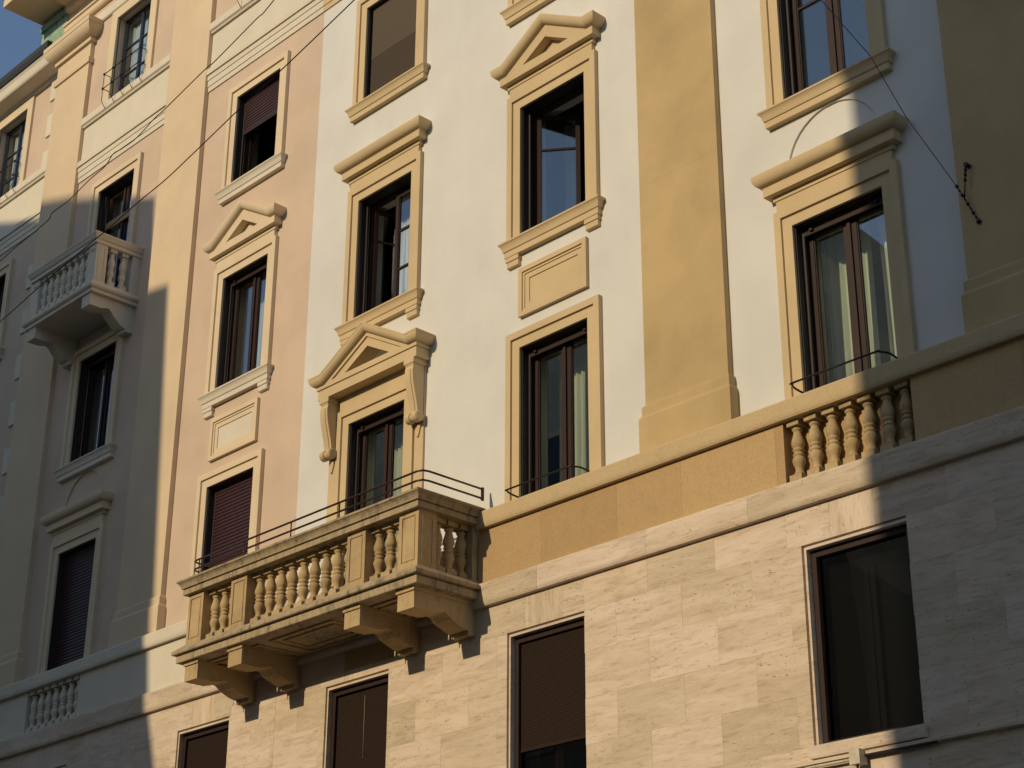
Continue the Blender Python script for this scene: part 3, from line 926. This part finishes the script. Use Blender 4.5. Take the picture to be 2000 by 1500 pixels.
def pier(cx, y0, y1, front=True, side=0, w=PW):
    mb = MB()
    x0, x1 = cx - w / 2, cx + w / 2
    f = rect(x0 + .05, x1 - .05, ZB + .07, ZT - .06); g = rect(x0 + .068, x1 - .068, ZB + .088, ZT - .078)
    mb.plate(rect(x0, x1, ZB, ZT), [f[::-1]], y0, [y1, y0 + .012])
    mb.plate(f, [g[::-1]], y0 + .012, [y0 + .012, y0 + .004])
    mb.add([(u, y0 + .004, q) for u, q in g], [(0, 1, 2, 3)])
    mb.add([(x0, y1, ZB), (x1, y1, ZB), (x1, y1, ZT), (x0, y1, ZT)], [(0, 1, 2, 3)])
    if side:
        xs = x1 if side > 0 else x0
        for (a, c) in ((y0 + .05, y1 - .05),):
            mb.box(xs, xs + side * .008, a, a + .018, ZB + .07, ZT - .06); mb.box(xs, xs + side * .008, c - .018, c, ZB + .07, ZT - .06)
            mb.box(xs, xs + side * .008, a + .018, c - .018, ZT - .078, ZT - .06)
    return mb.build('pier', M_balc, bal)
for s in (-2.08, -1.15, 1.15, 2.08):
    pier(BC + s, PY, -.78, side=(1 if s > 2 else (-1 if s < -2 else 0)))
for s in (-1, 1):
    MB().box(BC + s * (2.245), BC + s * (2.245 - .26), -.24, -.161, ZB, ZT).build('pier', M_balc, bal)
h = ZT - ZB - .001
me = baluster_mesh(h, .15, 1.04); me.materials.append(M_balc)
for a, c, n in ((-1.915, -1.315, 3), (-.985, .985, 9), (1.315, 1.915, 3)):
    st = (c - a) / n
    for k in range(n):
        inst(me, 'baluster', (BC + a + st * (k + .5), PY + .135, ZB + .0005), bal)
for s in (-1, 1):
    for k in range(3):
        inst(me, 'baluster', (BC + s * 2.11, -.665 + k * .182, ZB + .0005), bal)
# corbels with S-shaped underside
def corbel_poly(e0, e1, zt, d_block, blk, foot):
    # (e, z) from the front down and back to the wall
    zb = zt - d_block
    p = [(e1, zt), (e1, zb), (e1 - blk, zb)]
    x0_, x1_ = e1 - blk, e0 + .14
    # small cove, then ogee
    p += [(e1 - blk - .02, zb + .012)]
    L = x0_ - .07 - x1_
    for k in range(13):
        t = k / 12
        zz = zb + .022 - (foot) * (t * t * (3 - 2 * t)) + .028 * math.sin(math.pi * min(1, t * 2.6)) * (1 if t < .385 else 0)
        p.append((x0_ - .07 - L * t, zz))
    zl = zb + .022 - foot
    p += [(e0 + .13, zl), (e0 + .13, zl - .05), (e0, zl - .05), (e0, zt)]
    return p
for s in (-2.065, -1.13, 1.13, 2.065):
    cp = corbel_poly(.12, 1.05, 7.60, .195, .30, .12)
    o = MB().prism([(-e, z) for e, z in cp], 'x', BC + s - .14, BC + s + .14).box(BC + s - .155, BC + s + .155, -1.068, -.14, 7.6, 7.6445).build('corbel', M_balc, bal)
    MB().tube([(BC + s - .13, -.30, 7.30), (BC + s - .13, -.30, 7.24)], .008, 6).build('drip_pipe', M_pale, bal)
# thin iron rail above the stone rail
ir = MB()
for z in (9.0, 8.885):
    hw_ = 2.265
    pts = [(BC - hw_ + .02, -.55, z)] if False else []
    pts = [(BC - hw_, -.12, z), (BC - hw_, -.93, z), (BC - hw_ + .02, -1.0, z), (BC - hw_ + .09, -1.03, z), (BC + hw_ - .09, -1.03, z), (BC + hw_ - .02, -1.0, z), (BC + hw_, -.93, z), (BC + hw_, -.12, z)]
    ir.tube(pts, .013, 8)
for x in (-2.1, -1.12, -.16, .78, 1.72):
    ir.tube([(BC + x, -1.03, 8.72), (BC + x, -1.03, 9.0)], .009, 6)
ir.box(BC + hw_ - .012, BC + hw_ + .012, -.13, -.10, 8.86, 9.02)
ir.build('iron_rail', M_rust, bal)

# ------------------------------------------------------------------ windows of the pink house
w = surround('balcony_door', CX[3], 8.69, F1[1], M_cream, BP)
casing(w, CX[3], 8.0, F1[1], bar=False); slats(w, CX[3], 8.69, F1[1]); room(BP, CX[3], 8.7, F1[1])
panel(BP, CX[3], M_cream, M_pale)
w = surround('window', CX[3], F2[0] - .02, F2[1], M_cream, BP, frieze=14.286)
pediment(w, CX[3], 14.59, M_cream); sill(w, CX[3], 12.105, M_pale, brackets=True)
casing(w, CX[3], *F2); casements(w, CX[3], *F2); room(BP, CX[3], *F2)
w = surround('window', CX[3], F3[0] - .02, F3[1], M_cream, BP)
sill(w, CX[3], 15.515, M_pale); casing(w, CX[3], *F3, bar=False); slats(w, CX[3], 16.55, F3[1]); room(BP, CX[3], *F3)
MB().box(CX[3] - HW + .05, CX[3] + HW - .05, .09, .12, 16.48, 16.548).build('shutter_bar', M_brown, w)
open_sash(w, CX[3] - HW + .05, HW - .05, F3[0] + .05, F3[1] - .1, .22, 80, M_brown)
def attic_window(b, cx, y=0.0, mat=M_cream, fl=F4):
    mb = MB(); o = HW + .20
    mb.box(cx - o, cx - HW, y - .045, y + .02, fl[0] + .02, fl[1]); mb.box(cx + HW, cx + o, y - .045, y + .02, fl[0] + .02, fl[1])
    mb.box(cx - o, cx + o, y - .045, y + .02, fl[1], fl[1] + .2)
    w = mb.build('window', mat, b)
    f = MB()
    f.box(cx - HW, cx - HW + .03, y + .13, y + .19, fl[0], fl[1]); f.box(cx + HW - .03, cx + HW, y + .13, y + .19, fl[0], fl[1]); f.box(cx - HW + .03, cx + HW - .03, y + .131, y + .189, fl[1] - .04, fl[1])
    f.build('frame', M_bluef, w)
    pane_sash(w, cx - HW + .03, cx + .001, fl[0], fl[1] - .04, y + .16, M_bluef, .032, 2)
    pane_sash(w, cx + .003, cx + HW - .03, fl[0], fl[1] - .04, y + .16, M_bluef, .032, 2)
    g = MB(); e = y - .17; zb = fl[0] - .03
    xs = [cx - HW - .02 + (2 * HW + .04) * k / 4 for k in range(5)]
    for z in (zb + .26, zb + .56):
        g.tube([(xs[0], y + .02, z), (xs[0], e, z), (xs[-1], e, z), (xs[-1], y + .02, z)], .009, 6)
    for x in xs:
        g.tube([(x, e, zb + .56), (x, e, zb + .02), (x, e + .03, zb - .03), (x, y - .09, zb - .10)], .006, 6)
        for z in (zb + .26, zb + .56):
            g.box(x - .014, x + .014, e - .016, e + .016, z - .016, z + .016)
    g.build('guard_basket', M_iron, w)
    return w
attic_window(BP, CX[3]); room(BP, CX[3], *F4)
attic_window(BP, CX[4]); room(BP, CX[4], *F4)
w = surround('window', CX[4], F1[0] - .005, F1[1], M_cream, BP, frieze=10.986)
hood(w, CX[4], 11.29, M_cream); casing(w, CX[4], *F1, bar=False); slats(w, CX[4], 8.70, F1[1]); room(BP, CX[4], *F1)
w = surround('window', CX[4], F2[0] - .02, F2[1], M_cream, BP)
sill(w, CX[4], 12.105, M_pale); casing(w, CX[4], *F2); casements(w, CX[4], *F2); room(BP, CX[4], *F2)
D4 = (14.64, F3[1])
w = surround('balcony_door', CX[4], D4[0], D4[1], M_cream, BP)
casing(w, CX[4], *D4, bar=False); casements(w, CX[4], *D4); room(BP, CX[4], *D4)
MB().box(CX[4] - HW + .06, CX[4] + HW - .06, .13, .15, 16.42, 16.56).build('rail_board', M_wood, w)

# small balcony of the pink house
SC = CX[4]
sb = MB().cornice(SC - .20, SC + .20, [(.80, 14.40), (.83, 14.405), (.83, 14.46), (.86, 14.475), (.875, 14.50), (.875, 14.53), (.83, 14.57), (.82, 14.60), (.1, 14.602)]).build('balcony', M_pale, BP)
SZB, SZT = 14.602, 15.27
rr = MB()
prof = [(.80, SZT), (.83, SZT + .002), (.83, SZT + .06), (.85, SZT + .075), (.87, SZT + .12), (.885, SZT + .145), (.885, SZT + .165), (.84, SZT + .175)]
rg = [[(SC - .19 - p, 0, z), (SC - .19 - p, -p, z), (SC + .19 + p, -p, z), (SC + .19 + p, 0, z)] for p, z in prof]
ri = [[(SC - .19 - .66, 0, z), (SC - .19 - .66, -.66, z), (SC + .19 + .66, -.66, z), (SC + .19 + .66, 0, z)] for z in (SZT + .175, SZT)]
rr.rings(rg + ri + [rg[0]], False); rr.build('rail', M_pale, sb)
for s in (-1, 1):
    x0, x1 = SC + s * 1.0, SC + s * .77
    p = MB().box(x0, x1, -.80, -.60, SZB, SZT - .0005)
    p.box(SC + s * .815, SC + s * .955, -.808, -.80, SZT - .09, SZT - .075).box(SC + s * .83, SC + s * .94, -.808, -.80, SZT - .12, SZT - .105)
    p.box(SC + s * 1.008, SC + s * 1.0, -.76, -.745, SZB + .06, SZT - .06).box(SC + s * 1.008, SC + s * 1.0, -.655, -.64, SZB + .06, SZT - .06)
    p.build('pier', M_pale, sb)
    MB().box(x0, SC + s * .84, -.14, -.001, SZB, SZT - .0005).build('pier', M_pale, sb)
hb = SZT - SZB - .001
me2 = baluster_mesh(hb, .12, .92); me2.materials.append(M_pale)
for k in range(8):
    inst(me2, 'baluster', (SC - .77 + 1.54 * (k + .5) / 8, -.72, SZB + .0005), sb)
for s in (-1, 1):
    for k in range(2):
        inst(me2, 'baluster', (SC + s * .92, -.475 + k * .21, SZB + .0005), sb)
for s in (-1, 1):
    cp = corbel_poly(.0, .80, 14.399, .20, .22, .22)
    MB().prism([(-e, z) for e, z in cp], 'x', SC + s * .84 - .12, SC + s * .84 + .12).build('corbel', M_pale, sb)

# ------------------------------------------------------------------ far house
for c, fl in ((5, F1), (5, F2), (5, F3)):
    w = surround('window', CX[5], fl[0] - .02, fl[1], M_cream, BF, y=YF)
    casing(w, CX[5], *fl, y=YF, bar=False); casements(w, CX[5], *fl, y=YF); room(BF, CX[5], *fl, y=YF + .42)
    sill(w, CX[5], fl[0] - .02, M_pale, y=YF)
attic_window(BF, CX[5], YF); room(BF, CX[5], *F4, y=YF + .42)
MB().rail(-46, -26.1, [(.02, 17.66), (.022, 17.75), (.034, 17.752), (.034, 17.86), (.046, 17.865), (.05, 17.955), (.075, 17.957), (.075, 18.06), (.03, 18.075)], YF).build('string_course', M_pale, BF)
MB().box(-46, -26.1, YF - .012, YF, 18.076, 18.775).build('frieze_panel', M_pale, BF)
MB().rail(-46, -26.1, [(.05, 18.775), (.055, 18.80), (.085, 18.825), (.085, 18.955), (.02, 18.97)], YF).build('ledge', M_pale, BF)
z = 20.95
while z > 9.5:
    if not (17.2 < z < 19.0):
        MB().box(-27.20, -26.0, YF - .03, YF - .001, z - .47, z).build('quoin', M_pale, BF)
    z -= .90 if z < 17.5 else .80
MB().rail(-46, -26.3, [(.02, 20.93), (.06, 20.95), (.08, 21.0), (.33, 21.03), (.35, 21.06), (.37, 21.20), (.40, 21.25), (.2, 21.26)], YF).build('eave', M_pale, BF)
MB().rail(-46, -26.75, [(.30, 21.262), (.42, 21.27), (.45, 21.36), (.45, 21.46), (.3, 21.47)], YF).build('gutter', M_gutter, BF)
MB().add([(-46, -.1, 21.44), (-26.8, -.1, 21.44), (-26.8, 5.5, 23.2), (-46, 5.5, 23.2), (-46, 11.2, 21.4), (-26.8, 11.2, 21.4)], [(0, 1, 2, 3), (3, 2, 5, 4), (0, 3, 4), (1, 5, 2)]).build('roof', M_tile, BF)

# ------------------------------------------------------------------ curtains
YC = .54
curtain(-9.86, -9.55, 8.75, 10.75, YC, 'pale green curtain left of the centre bar in the shaded hooded window', folds=3)
curtain(-9.47, -9.28, 8.75, 10.75, YC, 'pale green curtain just right of the centre bar in the shaded hooded window', folds=2)
curtain(-9.17, -8.92, 8.75, 10.75, YC, 'pale green curtain against the right edge of the shaded hooded window', folds=2)
curtain(-13.80, -13.70, 8.75, 10.75, YC, 'narrow pale curtain left of the centre bar in the sunlit window above the dado', folds=1)
curtain(-13.62, -13.30, 8.75, 10.75, YC, 'pale green curtain in the right half of the sunlit window above the dado', folds=4)
curtain(-16.95, -16.62, 8.05, 10.75, YC, 'pale green curtain behind the right leaf of the balcony door', folds=4)
curtain(-16.84, -16.62, 12.2, 13.75, YC, 'white net curtain at the right of the window over the pediment', M_net, folds=4)
curtain(-13.98, -13.72, 12.2, 14.1, .85, 'white net curtain behind the open window with the gabled head', M_net, folds=3)
curtain(CX[4] - .55, CX[4] + .30, 18.97, 20.6, .27, 'pale curtain in the attic window with the guard basket', M_net, folds=9, amp=.015)
curtain(CX[5] - .45, CX[5] + .30, 18.97, 20.6, YF + .27, 'pale curtain in the attic window of the far set-back house', M_net, folds=9, amp=.015)
curtain(-20.56, -20.30, 12.2, 14.2, YC, 'pale net curtain in the left half of the pink wall window under the pediment', M_net, folds=3)
curtain(-20.14, -19.87, 12.2, 14.2, YC, 'pale net curtain in the right half of the pink wall window under the pediment', M_net, folds=3)
curtain(CX[4] - .30, CX[4] + .35, 14.7, 17.0, .36, 'grey net curtain in the door of the small shaded balcony', M_net, folds=5)

# ------------------------------------------------------------------ cables, anchor, junction box
W1 = [(-9.348, -9.0, 6.018), (-8.575, -9.071, 6.04), (-7.864, -9.142, 6.053), (-7.242, -9.208, 6.041), (-6.902, -9.247, 6.039), (-6.586, -9.285, 6.025), (-6.291, -9.322, 6.03), (-5.812, -9.386, 6.037), (-5.401, -9.444, 6.03), (-4.847, -9.529, 6.022), (-4.416, -9.6, 6.008)]
W2 = [(-9.312, -9.0, 6.514), (-8.701, -9.06, 6.479), (-8.506, -9.08, 6.475), (-8.058, -9.128, 6.451), (-7.995, -9.135, 6.474), (-7.847, -9.151, 6.46), (-7.741, -9.163, 6.453), (-7.505, -9.191, 6.458), (-7.323, -9.213, 6.447), (-7.23, -9.225, 6.475), (-7.13, -9.237, 6.456), (-6.948, -9.259, 6.432), (-6.753, -9.284, 6.443), (-6.627, -9.301, 6.436), (-6.207, -9.358, 6.43), (-6.1, -9.373, 6.419), (-5.694, -9.433, 6.413), (-5.63, -9.443, 6.405), (-5.525, -9.459, 6.416), (-5.269, -9.5, 6.448)]
W3 = [(-8.98, -0.75, 13.03), (-8.79, -0.67, 12.59), (-8.39, -0.49, 11.8), (-8.14, -0.36, 11.04), (-7.79, -0.17, 10.2), (-7.65, -0.09, 9.8)]
tag(MB().tube(smooth(W1), .0028, 6).build('cable', M_cable), 'straight black cable crossing below the pediments of the pink house', 'cable')
tag(MB().tube(smooth(W2), .0026, 6).build('cable', M_cable), 'kinked black cable running above the straight one at upper left', 'cable')
an = thing('span_wire', 'thin steel span wire with bead insulators anchored on the shaded ochre pilaster', 'wire')
MB().tube(W3, .0045, 6).build('wire', M_cable, an)
a, b_ = Vector(W3[-2]), Vector(W3[-1])
for k in range(9):
    p = a.lerp(b_, k / 8)
    d = (b_ - a).normalized(); r = .016 if k % 2 == 0 else .009
    if k == 8: r = .024
    MB().tube([tuple(p - d * .014), tuple(p + d * .014)], r, 8).build('insulator', M_iron, an)
hk = Vector((-7.69, -.09, 10.41)); h2 = a.lerp(b_, .35)
MB().tube([tuple(hk + Vector((0, .02, 0))), tuple(hk + Vector((0, -.06, 0)))], .022, 8).build('eye_bolt', M_iron, an)
MB().tube([tuple(hk + Vector((0, -.05, 0))), tuple(h2)], .006, 6).build('stay', M_cable, an)
for t in (.15, .3, .45):
    p = (hk + Vector((0, -.05, 0))).lerp(h2, t)
    MB().tube([(p.x, p.y, p.z - .016), (p.x, p.y, p.z + .016)], .015, 8).build('insulator', M_iron, an)
jb = thing('junction_box', 'ivory junction box with conduit under the sill of the lower right window', 'box')
MB().box(-9.40, -9.29, -.29, -TR - .03, 5.02, 5.15).build('box', M_pvc, jb)
MB().tube([(-9.95, -TR - .05, 5.085), (-9.40, -TR - .05, 5.085)], .014, 8).build('conduit', M_pvc, jb)
MB().tube([(-9.29, -TR - .05, 5.10), (-8.55, -TR - .05, 5.10)], .014, 8).build('conduit', M_guide, jb)
MB().tube([(-9.345, -TR - .1, 5.02), (-9.345, -TR - .1, 4.9), (-9.36, -TR - .07, 4.7)], .012, 8).build('conduit', M_guide, jb)

# ------------------------------------------------------------------ houses across the street: they throw the two shadows and stand in the panes
YO = -18.5
OL = thing('town_house', 'brown house across the street, seen only as reflection and shadow on the left', 'building')
# silhouette of its street front (x, z); the end wall leans back with each storey
sil = [(-22.0, 0.0), (-22.45, 12.0), (-22.65, 14.45), (-22.9, 15.2), (-23.12, 16.6), (-23.55, 22.1), (-24.16, 22.2), (-24.34, 24.05), (-30.5, 26.3), (-36.0, 28.2), (-44.0, 25.5), (-60.0, 25.5), (-60.0, 0.0)]
def tapered(mb, poly, y0, y1, shear):
    n = len(poly)
    vs = [(u, y0, w) for u, w in poly] + [(u + shear if u > -55 else u, y1, w) for u, w in poly]
    tri = tessellate_polygon([[Vector((u, w, 0)) for u, w in poly]])
    mb.add(vs, [t for t in tri] + [tuple(i + n for i in t[::-1]) for t in tri] + [(i, (i + 1) % n, (i + 1) % n + n, i + n) for i in range(n)])
tapered(MB(), sil, YO, YO - 10, -1.6) if False else None
mb = MB(); tapered(mb, sil, YO, YO - 10, -1.6); mb.build('wall', M_opp, OL)
mb = MB(); tapered(mb, [(-24.95, 20), (-24.95, 25.7), (-25.6, 26.25), (-27.2, 26.9), (-30, 27.8), (-36, 29.6), (-44, 27), (-58, 27), (-58, 20)], YO - 4.5, YO - 9.5, -.6); mb.build('attic', M_opp, OL)
OR = thing('town_house', 'grey house across the street, seen only as the shadow on the right', 'building')
MB().box(-10.86, 22, YO, YO - 12, 0, 23.5).build('wall', M_opp2, OR)
MB().add([(-10.86, YO, 23.51), (22, YO, 23.51), (22, YO - 6, 26), (-10.86, YO - 6, 26), (-10.86, YO - 12, 23.51), (22, YO - 12, 23.51)], [(0, 1, 2, 3), (3, 2, 5, 4), (0, 3, 4), (1, 5, 2)]).build('roof', M_tile, OR)
wm = MB()
wm.box(-.7, .7, -.06, .0, -.1, 0).box(-.7, -.55, -.04, 0, 0, 1.9).box(.55, .7, -.04, 0, 0, 1.9).box(-.7, .7, -.04, 0, 1.9, 2.05)
wm.v = [(x, -y, z) for x, y, z in wm.v]
wme = wm.mesh('window'); wme.materials.append(M_cream)
pm = MB().box(-.55, .55, .006, .012, 0, 1.9); pme = pm.mesh('pane'); pme.materials.append(simple('dark_pane', (.02, .022, .025), .05))
for b, xs in ((OL, [-26.5 - 3.1 * k for k in range(10)]), (OR, [-8.5 + 3.1 * k for k in range(9)])):
    for x in xs:
        for z in (4.8, 8.3, 11.8, 15.3, 18.6):
            wd = inst(wme, 'window', (x, YO, z), b)
            inst(pme, 'pane', (0, 0, 0), wd)
# unseen block added across the side street to shade the ground and cut fill
OB = thing('town_house', 'unseen house added at the end of the side street to shade the ground', 'building')
MB().box(-40, 4, -44, -56, 0, 19.5).build('wall', M_opp, OB)
MB().add([(-40, -44, 19.51), (4, -44, 19.51), (4, -50, 22), (-40, -50, 22), (-40, -56, 19.51), (4, -56, 19.51)], [(0, 1, 2, 3), (3, 2, 5, 4), (0, 3, 4), (1, 5, 2)]).build('roof', M_tile, OB)
